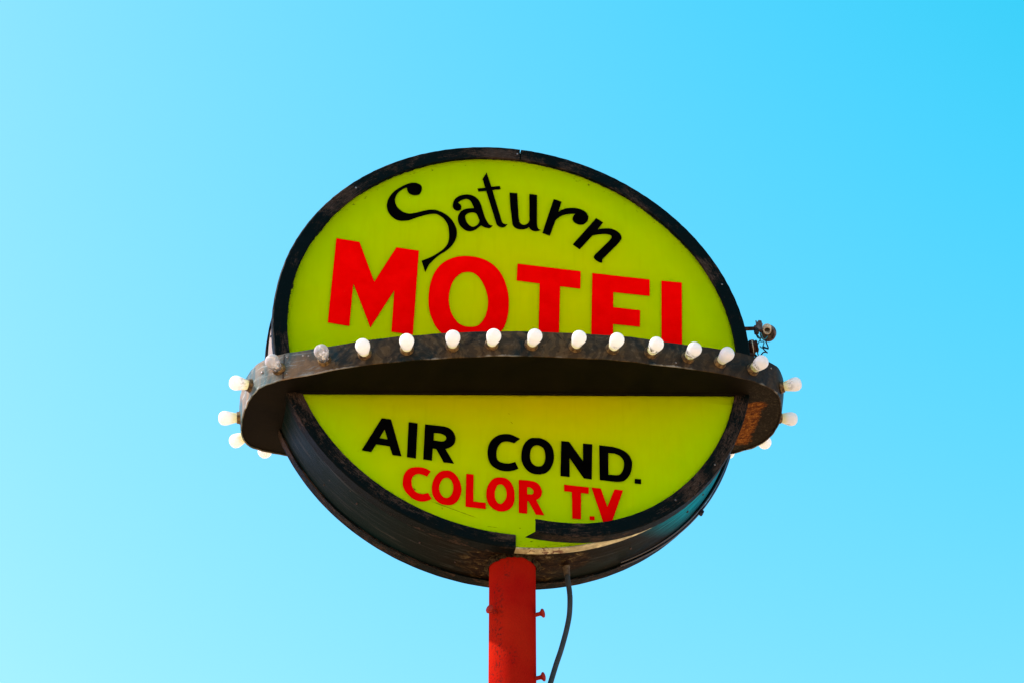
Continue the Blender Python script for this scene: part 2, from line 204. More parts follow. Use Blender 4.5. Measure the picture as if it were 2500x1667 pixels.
# ---------------------------------------------------------------- materials
def make_panel():
    M = Mat('yellow_acrylic')
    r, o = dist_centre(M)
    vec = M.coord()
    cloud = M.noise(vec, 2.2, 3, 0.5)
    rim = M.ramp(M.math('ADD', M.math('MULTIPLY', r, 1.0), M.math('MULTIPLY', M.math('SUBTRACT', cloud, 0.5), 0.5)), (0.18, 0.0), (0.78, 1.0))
    base = M.mix(rim, (0.50, 0.50, 0.0), (0.33, 0.50, 0.0))  # golden centre and greener rim paint the backlit glow into the colour
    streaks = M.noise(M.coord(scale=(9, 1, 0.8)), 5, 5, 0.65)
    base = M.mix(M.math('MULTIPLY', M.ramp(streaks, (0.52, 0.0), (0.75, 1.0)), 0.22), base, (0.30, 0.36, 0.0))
    rim_shade = M.ramp(M.math('ADD', r, M.math('MULTIPLY', M.math('SUBTRACT', M.noise(vec, 6, 5, 0.65), 0.5), 0.06)), (0.66, 0.0), (0.77, 1.0))  # rim darkened in the colour, for the weaker glow through the sheet there
    base = M.mix(M.math('MULTIPLY', M.math('MULTIPLY', rim_shade, M.math('GREATER_THAN', o[2], H0 - 0.05)), 0.5), base, (0.20, 0.27, 0.0))
    # faint scratches and specks of grime
    sp = M.voro(vec, 34)
    grime_dim = M.ramp(sp, (0.035, 1.0), (0.06, 0.0))
    gate = M.ramp(M.noise(vec, 5.0, 2), (0.58, 0.0), (0.66, 1.0))
    grime_dim = M.math('MULTIPLY', grime_dim, gate)
    base = M.mix(M.math('MULTIPLY', grime_dim, 0.55), base, (0.12, 0.12, 0.03))
    sp2 = M.voro(M.coord(loc=(3.1, 0.2, 1.7)), 17)
    lite = M.math('MULTIPLY', M.ramp(sp2, (0.02, 1.0), (0.032, 0.0)), M.ramp(M.noise(vec, 3.1, 2), (0.5, 0.0), (0.56, 1.0)))
    base = M.mix(M.math('MULTIPLY', lite, 0.5), base, (0.95, 1.0, 0.45))
    # black paint brushed over the edge beside the trim
    rag = M.noise(vec, 46, 5, 0.7, 1.2)
    big = M.noise(vec, 3.3, 2)
    edge = M.math('SUBTRACT', M.math('ADD', r, M.math('MULTIPLY', M.math('SUBTRACT', rag, 0.5), 0.016)),
                  M.math('MULTIPLY', M.math('SUBTRACT', big, 0.45), 0.030))
    paint = M.ramp(M.math('MULTIPLY', M.math('SUBTRACT', edge, 0.7525), 60, False), (0.0, 0.0), (0.18, 1.0))
    up = M.math('GREATER_THAN', o[2], H0 - 0.05)
    base = M.mix(M.math('MULTIPLY', paint, up), base, (0.015, 0.02, 0.012))
    # scratches and smears
    def seg(p0, p1, wd, amt, b0):
        (x0, z0), (x1, z1) = p0, p1
        ln = math.hypot(x1 - x0, z1 - z0); tx, tz = (x1 - x0) / ln, (z1 - z0) / ln
        X = M.math('SUBTRACT', o[0], x0); Z = M.math('SUBTRACT', o[2], z0 + H0)
        al = M.math('ADD', M.math('MULTIPLY', X, tx), M.math('MULTIPLY', Z, tz))
        ac = M.math('ABSOLUTE', M.math('SUBTRACT', M.math('MULTIPLY', X, tz), M.math('MULTIPLY', Z, tx)))
        ac = M.math('ADD', ac, M.math('MULTIPLY', M.noise(vec, 70, 3), wd * 0.8))
        m = M.math('MULTIPLY', M.box(al, 0.0, ln, ln * 0.15), M.ramp(M.math('DIVIDE', ac, wd), (0.6, 1.0), (1.25, 0.0)))
        return M.mix(M.math('MULTIPLY', m, amt), b0, (0.045, 0.05, 0.004))
    for p0, p1, wd, amt in (((-.2589, -.5251), (-.1056, -.5729), .0042, .55), ((-.0033, -.198), (.0048, -.206), .0016, .9), ((-.0790, -.5985), (-.0436, -.6003), .0018, .8),
                            ((-.2215, -.5445), (-.2201, -.5524), .0016, .8), ((-.330, -.478), (-.305, -.4900), .0075, .8), ((-.012, -.168), (-.004, -.1695), .0018, .7)):
        base = seg(p0, p1, wd, amt, base)
    low = M.math('MULTIPLY', M.math('LESS_THAN', o[2], H0 - 0.585), M.math('GREATER_THAN', o[0], 0.0))
    fl = M.math('MULTIPLY', M.ramp(M.noise(M.coord(scale=(1, 1, 1.6)), 85, 3, 0.6), (0.63, 0.0), (0.67, 1.0)), low)
    base = M.mix(M.math('MULTIPLY', fl, 0.85), base, (0.03, 0.035, 0.005))
    top = M.math('MULTIPLY', M.box(r, 0.728, 0.745, 0.004), M.math('GREATER_THAN', o[2], H0 + 0.55))
    dsh = M.math('MULTIPLY', M.ramp(M.noise(M.coord(scale=(1, 1, 1)), 60, 4, 0.7), (0.62, 0.0), (0.66, 1.0)), top)
    base = M.mix(M.math('MULTIPLY', dsh, 0.8), base, (0.05, 0.055, 0.01))
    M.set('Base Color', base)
    M.set('Roughness', M.math('ADD', 0.34, M.math('MULTIPLY', M.noise(vec, 9, 3), 0.18)))
    M.set('Specular IOR Level', 0.0)
    M.p.subsurface_method = 'BURLEY'
    M.set('Subsurface Weight', 1.0)
    M.set('Subsurface Radius', (1.0, 0.8, 0.5))
    M.set('Subsurface Scale', 0.045)
    M.bump(M.noise(vec, 4, 2), 0.15, 0.004)
    return M.m

def make_letter(name, col, rough):
    M = Mat(name)
    vec = M.coord()
    n = M.noise(vec, 14, 4)
    c = M.mix(M.ramp(n, (0.35, 0.0), (0.75, 1.0)), col, tuple(min(1, x * 1.16 + 0.001) for x in col))
    sp = M.math('MULTIPLY', M.ramp(M.voro(vec, 26), (0.03, 1.0), (0.05, 0.0)), M.ramp(M.noise(vec, 6, 2), (0.6, 0.0), (0.66, 1.0)))
    M.set('Base Color', M.mix(M.math('MULTIPLY', sp, 0.5), c, (0.4, 0.3, 0.1)))
    M.set('Roughness', rough); M.set('Specular IOR Level', 0.0)
    return M.m

def make_trim():
    M = Mat('black_painted_trim')
    uv = M.coord('UV', (1.0, 2.2, 1))
    n = M.noise(uv, 4.2, 3, 0.6, 0.7)
    st = M.noise(M.coord('UV', (2.2, 26, 1)), 12, 6, 0.78, 0.3)
    sc = M.noise(M.coord('UV', (14, 14, 1)), 5, 6, 0.8, 1.5)
    m = M.ramp(M.math('ADD', M.math('MULTIPLY', n, 0.46), M.math('ADD', M.math('MULTIPLY', st, 0.34), M.math('MULTIPLY', sc, 0.28))), (0.565, 0.0), (0.61, 1.0))
    col = M.mix(m, (0.0008, 0.0032, 0.0030), (0.028, 0.018, 0.012))
    hi = M.ramp(M.noise(M.coord('UV', (4, 40, 1)), 12, 6, 0.8, 0.5), (0.52, 0.0), (0.62, 1.0))
    col = M.mix(M.math('MULTIPLY', hi, M.math('MULTIPLY', m, 0.9)), col, (0.095, 0.068, 0.050))
    tick = M.math('MULTIPLY', M.ramp(M.noise(M.coord('UV', (9, 30, 1)), 22, 3, 0.7), (0.70, 0.0), (0.73, 1.0)), 0.8)
    col = M.mix(tick, col, (0.14, 0.13, 0.11))
    M.set('Base Color', col)
    M.set('Roughness', M.ramp(n, (0.3, 0.5), (0.8, 0.8))); M.set('Specular IOR Level', 0.04)
    M.bump(st, 0.5, 0.002)
    return M.m

def make_cabinet():
    M = Mat('weathered_green_sheet')
    o = M.sep(M.coord())
    streak = M.noise(M.coord('UV', (0.8, 17, 1)), 5, 7, 0.78, 0.6)
    blot = M.noise(M.coord('UV', (1, 1.5, 1)), 3.4, 4, 0.6, 0.5)
    dark = M.mix(M.ramp(blot, (0.35, 0.0), (0.65, 1.0)), (0.0018, 0.0070, 0.0068), (0.0075, 0.0060, 0.0036))
    dark = M.mix(M.ramp(M.math('MULTIPLY', o[0], -1.0), (0.18, 0.0), (0.42, 0.8)), dark, (0.0022, 0.0105, 0.0105))
    dark = M.mix(M.ramp(streak, (0.54, 0.0), (0.62, 0.8)), dark, (0.026, 0.030, 0.027))
    # paler streaked tone on the upper left side
    left = M.math('MULTIPLY', M.ramp(M.math('MULTIPLY', o[0], -1.0), (0.62, 0.0), (0.70, 1.0)),
                  M.ramp(M.math('SUBTRACT', o[2], H0 - 0.08), (0.0, 0.0), (0.05, 1.0)))
    pale = M.mix(M.ramp(streak, (0.38, 0.0), (0.58, 1.0)), (0.16, 0.21, 0.215), (0.33, 0.235, 0.18))
    pale = M.mix(M.ramp(M.noise(M.coord('UV', (1.4, 60, 1)), 5, 4), (0.58, 0.0), (0.66, 1.0)), pale, (0.05, 0.035, 0.025))
    # cleaner paint on the lower right; its turquoise sky reflection is put into the colour
    blue = M.math('MULTIPLY', M.math('MULTIPLY', M.ramp(M.math('ADD', o[0], M.math('MULTIPLY', o[1], -0.9)), (0.36, 0.0), (0.50, 1.0)), M.ramp(o[0], (0.38, 0.0), (0.5, 1.0))), M.ramp(M.math('MULTIPLY', M.math('SUBTRACT', o[2], H0), -1.0), (0.02, 0.0), (0.12, 1.0)))
    teal = M.mix(M.ramp(streak, (0.4, 0.0), (0.6, 1.0)), (0.0, 0.07, 0.11), (0.0, 0.26, 0.36))
    col = M.mix(left, dark, pale)
    col = M.mix(blue, col, teal)
    pits = M.math('MULTIPLY', M.ramp(M.voro(M.coord(), 28), (0.05, 1.0), (0.09, 0.0)), M.ramp(M.noise(M.coord(), 7, 2), (0.52, 0.0), (0.58, 1.0)))
    col = M.mix(M.math('MULTIPLY', pits, 0.8), col, (0.06, 0.05, 0.035))
    # rust round the pole and cable entries
    def near(x0, y0, rad):
        a = M.math('SUBTRACT', o[0], x0); b = M.math('SUBTRACT', o[1], y0)
        d = M.math('SQRT', M.math('ADD', M.math('MULTIPLY', a, a), M.math('MULTIPLY', b, b)))
        d = M.math('SUBTRACT', d, M.math('MULTIPLY', M.noise(M.coord(), 22, 5, 0.7), rad * 0.9))
        return M.math('MULTIPLY', M.ramp(M.math('DIVIDE', d, rad), (0.35, 1.0), (0.75, 0.0)), M.math('LESS_THAN', o[2], H0 - 0.5))
    rn = M.noise(M.coord(scale=(1, 1.6, 1)), 26, 8, 0.78, 0.9)
    rust = M.ramp(rn, (0.40, (0.003, 0.0015, 0.001)), (0.52, (0.016, 0.008, 0.003)), (0.60, (0.06, 0.045, 0.018)), (0.70, (0.20, 0.17, 0.09)))
    col = M.mix(near(0.025, 0.14, 0.155), col, rust)
    col = M.mix(near(0.215, 0.115, 0.055), col, rust)
    M.set('Base Color', col)
    M.set('Specular IOR Level', 0.02)
    M.set('Roughness', M.mix(blue, M.ramp(blot, (0.3, 0.42), (0.7, 0.62)), 0.7))
    M.bump(M.math('ADD', streak, M.math('MULTIPLY', blot, 2.0)), 0.35, 0.003)
    return M.m

def make_lip():
    M = Mat('bare_metal_edge')
    n = M.noise(M.coord(), 24, 5, 0.7)
    o = M.sep(M.coord())
    col = M.ramp(n, (0.32, (0.20, 0.18, 0.08)), (0.52, (0.38, 0.37, 0.22)), (0.70, (0.70, 0.68, 0.38)))
    ru = M.math('MULTIPLY', M.box(o[0], 0.02, 0.20, 0.04), M.ramp(M.noise(M.coord(), 42, 5, 0.7, 0.6), (0.52, 0.0), (0.57, 1.0)))
    col = M.mix(ru, col, (0.085, 0.028, 0.008))
    M.set('Base Color', col); M.set('Roughness', 0.55)
    M.bump(n, 0.5, 0.003)
    return M.m

def make_band():
    M = Mat('swirled_band_paint')
    o = M.sep(M.coord()); uvx = M.sep(M.coord('UV'))
    n = M.noise(M.coord('UV', (1, 1.0, 1)), 4.5, 5, 0.62, 1.6)
    sw = M.noise(M.coord('UV', (1, 1, 1)), 11, 6, 0.66, 4.5)
    col = M.mix(M.ramp(n, (0.40, 0.0), (0.58, 1.0)), (0.003, 0.011, 0.013), (0.070, 0.044, 0.019))
    col = M.mix(M.ramp(sw, (0.50, 0.0), (0.72, 0.75)), col, (0.115, 0.080, 0.044))
    brush = M.wave(M.coord('UV', (1, 1, 1)), 7, 16, 4, 1.2)
    col = M.mix(M.math('MULTIPLY', M.ramp(brush, (0.35, 1.0), (0.6, 0.0)), 0.5), col, (0.018, 0.014, 0.009))
    col = M.mix(M.ramp(sw, (0.32, 0.8), (0.42, 0.0)), col, (0.004, 0.004, 0.004))
    grime_dim = M.ramp(M.math('ADD', o[0], M.math('MULTIPLY', M.noise(M.coord('UV'), 9, 5, 0.7), 0.5)), (0.55, 0.0), (1.15, 0.65))  # dimming away from the lit left end, put into the band's colour
    col = M.mix(grime_dim, col, (0.012, 0.010, 0.008))
    runs = M.math('MULTIPLY', M.ramp(M.noise(M.coord('UV', (1, 0.16, 1)), 24, 4, 0.7), (0.56, 0.0), (0.64, 0.7)), M.ramp(M.math('MULTIPLY', uvx[1], -1.0), (-0.060, 0.0), (-0.030, 1.0)))
    col = M.mix(runs, col, (0.060, 0.024, 0.009))
    lf = M.ramp(M.math('MULTIPLY', o[0], -1.0), (0.58, 0.0), (0.80, 1.0))
    lp = M.mix(M.ramp(n, (0.42, 0.0), (0.60, 1.0)), (0.035, 0.095, 0.105), (0.24, 0.165, 0.10))
    lp = M.mix(M.ramp(M.noise(M.coord('UV', (1, 5, 1)), 14, 4, 0.7, 1.0), (0.55, 0.0), (0.65, 0.8)), lp, (0.30, 0.36, 0.35))
    col = M.mix(lf, col, lp)
    # paint worn off along both edges
    wn_ = M.noise(M.coord('UV', (1, 1, 1)), 30, 5, 0.7)
    e = M.math('ABSOLUTE', M.math('SUBTRACT', uvx[1], 0.046))
    wear = M.math('MULTIPLY', M.ramp(M.math('ADD', M.math('MULTIPLY', e, 20), M.math('MULTIPLY', M.math('SUBTRACT', wn_, 0.5), 0.5)), (0.92, 0.0), (0.97, 1.0)), M.ramp(M.noise(M.coord('UV'), 3.6, 4, 0.6), (0.50, 0.0), (0.60, 0.8)))
    col = M.mix(wear, col, (0.28, 0.27, 0.23))
    M.set('Base Color', col)
    M.set('Roughness', M.ramp(n, (0.3, 0.40), (0.7, 0.62))); M.set('Specular IOR Level', 0.06)
    M.bump(M.math('ADD', sw, M.math('MULTIPLY', n, 1.5)), 0.45, 0.003)
    return M.m

def make_under():
    M = Mat('near_black_underside')
    o = M.sep(M.coord()); vec = M.coord()
    n = M.noise(vec, 5, 5, 0.6, 0.4)
    col = M.mix(M.ramp(n, (0.35, 0.0), (0.7, 1.0)), (0.0022, 0.0018, 0.0007), (0.0065, 0.0048, 0.0016))  # near-black base over the whole underside, mottled by noise
    fine = M.noise(vec, 95, 6, 0.8)
    flake = M.ramp(fine, (0.50, (0.010, 0.008, 0.005)), (0.60, (0.035, 0.030, 0.02)), (0.70, (0.11, 0.10, 0.06)))
    rgh = M.math('MULTIPLY', M.ramp(M.math('ADD', o[0], M.math('MULTIPLY', M.noise(vec, 9, 4), 0.06)), (0.80, 0.0), (0.86, 1.0)),
                 M.ramp(M.noise(vec, 10, 3), (0.3, 0.2), (0.6, 0.7)))
    col = M.mix(rgh, col, flake)
    wob = M.math('MULTIPLY', M.math('SUBTRACT', M.noise(vec, 16, 5, 0.7), 0.5), 0.07)
    rx = M.box(M.math('ADD', o[0], wob), 0.79, 0.878, 0.012); ry = M.box(M.math('ADD', o[1], wob), 0.045, 0.315, 0.012)
    rust = M.ramp(fine, (0.36, (0.02, 0.006, 0.001)), (0.48, (0.10, 0.028, 0.003)), (0.60, (0.22, 0.085, 0.010)), (0.72, (0.40, 0.24, 0.07)))
    col = M.mix(M.math('MULTIPLY', rx, ry), col, rust)
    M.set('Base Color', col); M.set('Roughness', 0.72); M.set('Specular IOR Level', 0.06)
    M.bump(M.mix(M.math('MULTIPLY', rgh, 1.0), n, fine), 0.6, 0.004)
    return M.m

def make_pole():
    M = Mat('red_pole_paint')
    vec = M.coord(); o = M.sep(vec)
    n = M.noise(vec, 6, 4, 0.6)
    col = M.mix(M.ramp(n, (0.3, 0.0), (0.7, 1.0)), (0.265, 0.005, 0.003), (0.32, 0.013, 0.004))
    pock = M.noise(M.coord(scale=(1, 1, 0.8)), 130, 3, 0.6)
    zone = M.ramp(M.noise(M.coord(scale=(1.6, 1.6, 0.8)), 8, 3, 0.6), (0.56, 0.0), (0.66, 1.0))
    strip = M.box(o[0], -0.044, -0.010, 0.014)
    zone = M.math('MAXIMUM', M.math('MULTIPLY', zone, 0.8), M.math('MULTIPLY', strip, M.box(o[2], H0 - 1.3, H0 - 0.72, 0.1)))
    chips = M.math('MULTIPLY', M.ramp(pock, (0.54, 0.0), (0.60, 1.0)), zone)
    col = M.mix(M.math('MULTIPLY', chips, 0.85), col, (0.085, 0.010, 0.007))
    dots = M.math('MULTIPLY', M.ramp(M.voro(vec, 22), (0.08, 1.0), (0.12, 0.0)), M.ramp(M.noise(vec, 9, 1), (0.52, 0.0), (0.56, 1.0)))
    col = M.mix(M.math('MULTIPLY', dots, 0.9), col, (0.03, 0.012, 0.012))
    M.set('Base Color', col); M.set('Roughness', 0.6); M.set('Specular IOR Level', 0.0)
    w = M.n.new('ShaderNodeTexWave'); w.bands_direction = 'DIAGONAL'
    M.l.new(M.coord(scale=(1, 1, 1.3)), w.inputs['Vector'])
    w.inputs['Scale'].default_value = 42; w.inputs['Distortion'].default_value = 3.0; w.inputs['Detail'].default_value = 2
    M.bump(M.math('ADD', M.math('MULTIPLY', w.outputs[1], 0.35), M.math('ADD', M.noise(vec, 120, 3), M.math('MULTIPLY', chips, -1.5))), 0.35, 0.0016)
    return M.m

def make_simple(name, a, b, scale, rough, metallic=0.0, bump=0.3, dist=0.001):
    M = Mat(name); vec = M.coord()
    n = M.noise(vec, scale, 5, 0.65, 0.4)
    M.set('Base Color', M.mix(M.ramp(n, (0.38, 0.0), (0.62, 1.0)), a, b))
    M.set('Roughness', rough); M.set('Metallic', metallic); M.set('Specular IOR Level', 0.08)
    M.bump(n, bump, dist)
    return M.m

def make_bulb(name, seed, grime_dim):
    """frosted glass: lets light through and scatters it"""
    M = Mat(name)
    vec = M.coord(loc=(seed, seed * 2, 0)); o = M.sep(M.coord())
    n = M.noise(vec, 55, 4, 0.65, 1.0)
    low = M.math('MULTIPLY', M.ramp(o[2], (0.036, 1.0), (0.050, 0.0)), M.ramp(o[0], (0.0, 0.0), (0.008, 1.0)))
    spot = M.math('MULTIPLY', M.math('MULTIPLY', M.ramp(n, (0.47, 0.0), (0.54, 1.0)), low), grime_dim)
    col = M.mix(spot, (0.95, 0.94, 0.91), (0.20, 0.18, 0.14))
    col = M.mix(M.math('MULTIPLY', M.ramp(o[2], (0.018, 1.0), (0.034, 0.0)), 0.5), col, (0.90, 0.86, 0.20))  # yellow of the face mirrored in the neck, painted into the glass colour
    M.set('Base Color', col); M.set('Roughness', 0.12); M.set('Specular IOR Level', 0.5)
    tr = M.n.new('ShaderNodeBsdfTranslucent'); M.l.new(col, tr.inputs[0])
    mx = M.n.new('ShaderNodeMixShader'); mx.inputs[0].default_value = 0.55
    M.l.new(M.p.outputs[0], mx.inputs[1]); M.l.new(tr.outputs[0], mx.inputs[2])
    M.l.new(mx.outputs[0], M.out.inputs[0])
    return M.m

def make_clear():
    M = Mat('clear_bulb_glass')
    gl = M.n.new('ShaderNodeBsdfGlossy'); gl.inputs['Roughness'].default_value = 0.03
    tp = M.n.new('ShaderNodeBsdfTransparent'); tp.inputs[0].default_value = (0.93, 0.93, 0.91, 1)
    fr = M.n.new('ShaderNodeFresnel'); fr.inputs[0].default_value = 1.5
    mx = M.n.new('ShaderNodeMixShader')
    M.l.new(fr.outputs[0], mx.inputs[0]); M.l.new(tp.outputs[0], mx.inputs[1]); M.l.new(gl.outputs[0], mx.inputs[2])
    # dusty haze on the glass
    vec = M.coord(); n = M.noise(vec, 38, 5, 0.7)
    df = M.n.new('ShaderNodeBsdfDiffuse'); df.inputs[0].default_value = (0.85, 0.82, 0.78, 1)
    tl = M.n.new('ShaderNodeBsdfTranslucent'); tl.inputs[0].default_value = (0.85, 0.82, 0.78, 1)
    ad = M.n.new('ShaderNodeMixShader'); ad.inputs[0].default_value = 0.5
    M.l.new(df.outputs[0], ad.inputs[1]); M.l.new(tl.outputs[0], ad.inputs[2])
    o = M.sep(vec)
    hz = M.math('ADD', M.ramp(n, (0.45, 0.03), (0.7, 0.18)), M.ramp(o[2], (0.038, 0.0), (0.060, 0.35)))
    m2 = M.n.new('ShaderNodeMixShader'); M.l.new(hz, m2.inputs[0])
    M.l.new(mx.outputs[0], m2.inputs[1]); M.l.new(ad.outputs[0], m2.inputs[2])
    M.l.new(m2.outputs[0], M.out.inputs[0])
    return M.m

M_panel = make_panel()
M_black = make_letter('black_letter_vinyl', (0.0006, 0.0006, 0.0006), 0.5)
M_red = make_letter('red_letter_vinyl', (0.80, 0.0, 0.0), 0.5)
M_red2 = make_letter('deep_red_letter_vinyl', (0.60, 0.0, 0.0), 0.5)  # deeper red for the smaller lower lettering
M_trim = make_trim(); M_cab = make_cabinet(); M_lip = make_lip(); M_band = make_band()
M_under = make_under(); M_pole = make_pole()
M_peg = make_simple('dark_red_peg_paint', (0.20, 0.008, 0.008), (0.30, 0.022, 0.006), 60, 0.6)
M_torn = make_simple('torn_metal_rim', (0.004, 0.002, 0.001), (0.09, 0.07, 0.035), 48, 0.8, 0.0, 0.8, 0.004)
M_socket = make_simple('tarnished_socket', (0.20, 0.13, 0.05), (0.04, 0.028, 0.016), 60, 0.5, 0.3)
M_dark = make_simple('dark_fitting_metal', (0.018, 0.015, 0.014), (0.06, 0.045, 0.038), 55, 0.55, 0.2)
M_rusty = make_simple('rusty_fitting_metal', (0.065, 0.028, 0.018), (0.018, 0.010, 0.007), 70, 0.65, 0.1, 0.6, 0.002)
M_grey = make_simple('weathered_grey_casting', (0.16, 0.12, 0.105), (0.045, 0.032, 0.028), 60, 0.6, 0.1, 0.5, 0.002)
M_cable = make_simple('grey_cable_jacket', (0.026, 0.034, 0.034), (0.038, 0.046, 0.046), 20, 0.55)
M_conn = make_simple('pale_connector', (0.12, 0.10, 0.065), (0.05, 0.042, 0.03), 60, 0.6)
M_cream = make_simple('cream_wire_coil', (0.55, 0.48, 0.34), (0.36, 0.30, 0.20), 50, 0.6)
M_wire = make_simple('glossy_black_wire', (0.004, 0.004, 0.004), (0.010, 0.009, 0.008), 40, 0.22)
M_wire.node_tree.nodes['Principled BSDF'].inputs['Specular IOR Level'].default_value = 0.6
M_cyan = make_simple('teal_wire', (0.02, 0.16, 0.21), (0.03, 0.21, 0.26), 40, 0.4)
M_navy = make_simple('dark_wire', (0.006, 0.010, 0.022), (0.012, 0.014, 0.025), 40, 0.4)
M_stem = make_simple('filament_mount', (0.75, 0.72, 0.68), (0.25, 0.22, 0.2), 160, 0.25, 0.5)
M_rivet = make_simple('worn_rivet', (0.30, 0.28, 0.26), (0.10, 0.08, 0.07), 80, 0.4, 0.6)
M_fro = [make_bulb('frosted_glass_clean', 0.3, 0.45), make_bulb('frosted_glass_spotted', 1.9, 0.9), make_bulb('frosted_glass_burnt', 4.4, 1.0)]
M_clear = make_clear()
def make_ground():
    M = Mat('dry_gravel_lot'); vec = M.coord()
    n = M.noise(vec, 0.35, 6, 0.6); f = M.noise(vec, 30, 4, 0.7)
    col = M.mix(M.ramp(n, (0.35, 0.0), (0.65, 1.0)), (0.62, 0.345, 0.165), (0.70, 0.40, 0.20))
    M.set('Base Color', M.mix(M.ramp(f, (0.4, 0.0), (0.6, 0.35)), col, (0.24, 0.21, 0.17)))
    M.set('Roughness', 0.95); M.bump(f, 0.6, 0.01); return M.m
M_ground = make_ground()

# ---------------------------------------------------------------- mesh helpers
def link(name, bm, mat, parent=None, smooth=None):
    me = bpy.data.meshes.new(name)
    bmesh.ops.recalc_face_normals(bm, faces=bm.faces)
    bm.to_mesh(me); bm.free()
    me.materials.append(mat)
    if smooth is not None:
        for p in me.polygons: p.use_smooth = True
        try: me.set_sharp_from_angle(angle=R(smooth))
        except Exception: pass
    o = bpy.data.objects.new(name, me); C.objects.link(o)
    if parent: o.parent = parent
    return o
def cr_points(P, n=6, closed=True):
    """Catmull-Rom through points; a third value of 1 marks a corner"""
    out = []; N = len(P)
    for i in range(N if closed else N - 1):
        b, c = P[i], P[(i + 1) % N]
        a = P[i - 1] if (closed or i > 0) else b
        d = P[(i + 2) % N] if (closed or i + 2 < N) else c
        fb = len(b) > 2 and b[2] == 1; fc = len(c) > 2 and c[2] == 1
        if fb and fc: out.append((b[0], b[1])); continue
        if fb: a = b
        if fc: d = c
        for k in range(n):
            t = k / n
            out.append(tuple(.5 * ((2 * b[j]) + (-a[j] + c[j]) * t + (2 * a[j] - 5 * b[j] + 4 * c[j] - d[j]) * t * t + (-a[j] + 3 * b[j] - 3 * c[j] + d[j]) * t ** 3) for j in (0, 1)))
    if not closed: out.append((P[-1][0], P[-1][1]))
    return out
def flat_shape(name, glyphs, w, th, mat, parent):
    """filled outlines with holes, lying on the face"""
    cu = bpy.data.curves.new(name, 'CURVE'); cu.dimensions = '2D'; cu.fill_mode = 'BOTH'; cu.extrude = th / 2
    for g in glyphs:
        for cont in g:
            pts = cr_points(cont, 5)
            sp = cu.splines.new('POLY'); sp.points.add(len(pts) - 1)
            for p, (x, y) in zip(sp.points, pts): p.co = (x, y, 0, 1)
            sp.use_cyclic_u = True
    tmp = bpy.data.objects.new('tmp_outline', cu); C.objects.link(tmp)
    bpy.context.view_layer.update()
    dg = bpy.context.evaluated_depsgraph_get()
    me = bpy.data.meshes.new_from_object(tmp.evaluated_get(dg))
    bpy.data.objects.remove(tmp); bpy.data.curves.remove(cu)
    me.transform(Matrix(((1, 0, 0, 0), (0, 0, -1, -w), (0, 1, 0, H0), (0, 0, 0, 1))))
    me.materials.clear(); me.materials.append(mat); me.name = name
    o = bpy.data.objects.new(name, me); C.objects.link(o); o.parent = parent
    return o
def arc_sweep(bm, prof, a0, a1, n, disp=None, jit=0.0, caps=True, uvs=1.0):
    """sweep a closed (r, w) profile round the face centre; angles in degrees"""
    uvl = bm.loops.layers.uv.verify(); rows = []; full = abs(a1 - a0) >= 359.9
    m = n if full else n + 1
    for i in range(m):
        a = R(a0 + (a1 - a0) * i / n); dw = disp(a0 + (a1 - a0) * i / n) if disp else 0.0
        row = []
        for k, (r, w) in enumerate(prof):
            jr = jit * (math.sin(i * 1.7 + k) * .5 + random.uniform(-.5, .5))
            row.append(bm.verts.new(L(CU + (r + jr) * math.cos(a), CV + (r + jr) * math.sin(a), w + dw + jr * .3)))
        rows.append(row)
    K = len(prof)
    per = [0.0]
    for k in range(K): per.append(per[-1] + math.dist(prof[k], prof[(k + 1) % K]))
    for i in range(n):
        A, B = rows[i], rows[(i + 1) % m]
        for k in range(K):
            f = bm.faces.new((A[k], A[(k + 1) % K], B[(k + 1) % K], B[k]))
            x0 = R(a0 + (a1 - a0) * i / n) * .8; x1 = R(a0 + (a1 - a0) * (i + 1) / n) * .8
            for lp, (x, y) in zip(f.loops, ((x0, per[k]), (x0, per[k + 1]), (x1, per[k + 1]), (x1, per[k]))): lp[uvl].uv = (x, y)
    if caps and not full:
        bm.faces.new(rows[0]); bm.faces.new(rows[-1])
def tube(bm, pts, rad, seg=10, caps=True):
    pts = [Vector(p) for p in pts]; rows = []
    up = Vector((0.13, 0.21, 0.97))
    for i, p in enumerate(pts):
        d = (pts[min(i + 1, len(pts) - 1)] - pts[max(i - 1, 0)]).normalized()
        if abs(d.dot(up)) > .96: up = Vector((0.9, 0.3, 0.1))
        x = d.cross(up).normalized(); y = d.cross(x).normalized(); up = -y if False else up
        r = rad[i] if isinstance(rad, (list, tuple)) else rad
        rows.append([bm.verts.new(p + (x * math.cos(2 * math.pi * k / seg) + y * math.sin(2 * math.pi * k / seg)) * r) for k in range(seg)])
    for A, B in zip(rows, rows[1:]):
        for k in range(seg): bm.faces.new((A[k], A[(k + 1) % seg], B[(k + 1) % seg], B[k]))
    if caps: bm.faces.new(rows[0]); bm.faces.new(rows[-1])
def smooth_path(P, n=8):
    out = []
    for i in range(len(P) - 1):
        a, b, c, d = P[max(i - 1, 0)], P[i], P[i + 1], P[min(i + 2, len(P) - 1)]
        for k in range(n):
            t = k / n
            out.append(tuple(.5 * ((2 * b[j]) + (-a[j] + c[j]) * t + (2 * a[j] - 5 * b[j] + 4 * c[j] - d[j]) * t * t + (-a[j] + 3 * b[j] - 3 * c[j] + d[j]) * t ** 3) for j in range(3)))
    out.append(tuple(P[-1])); return out
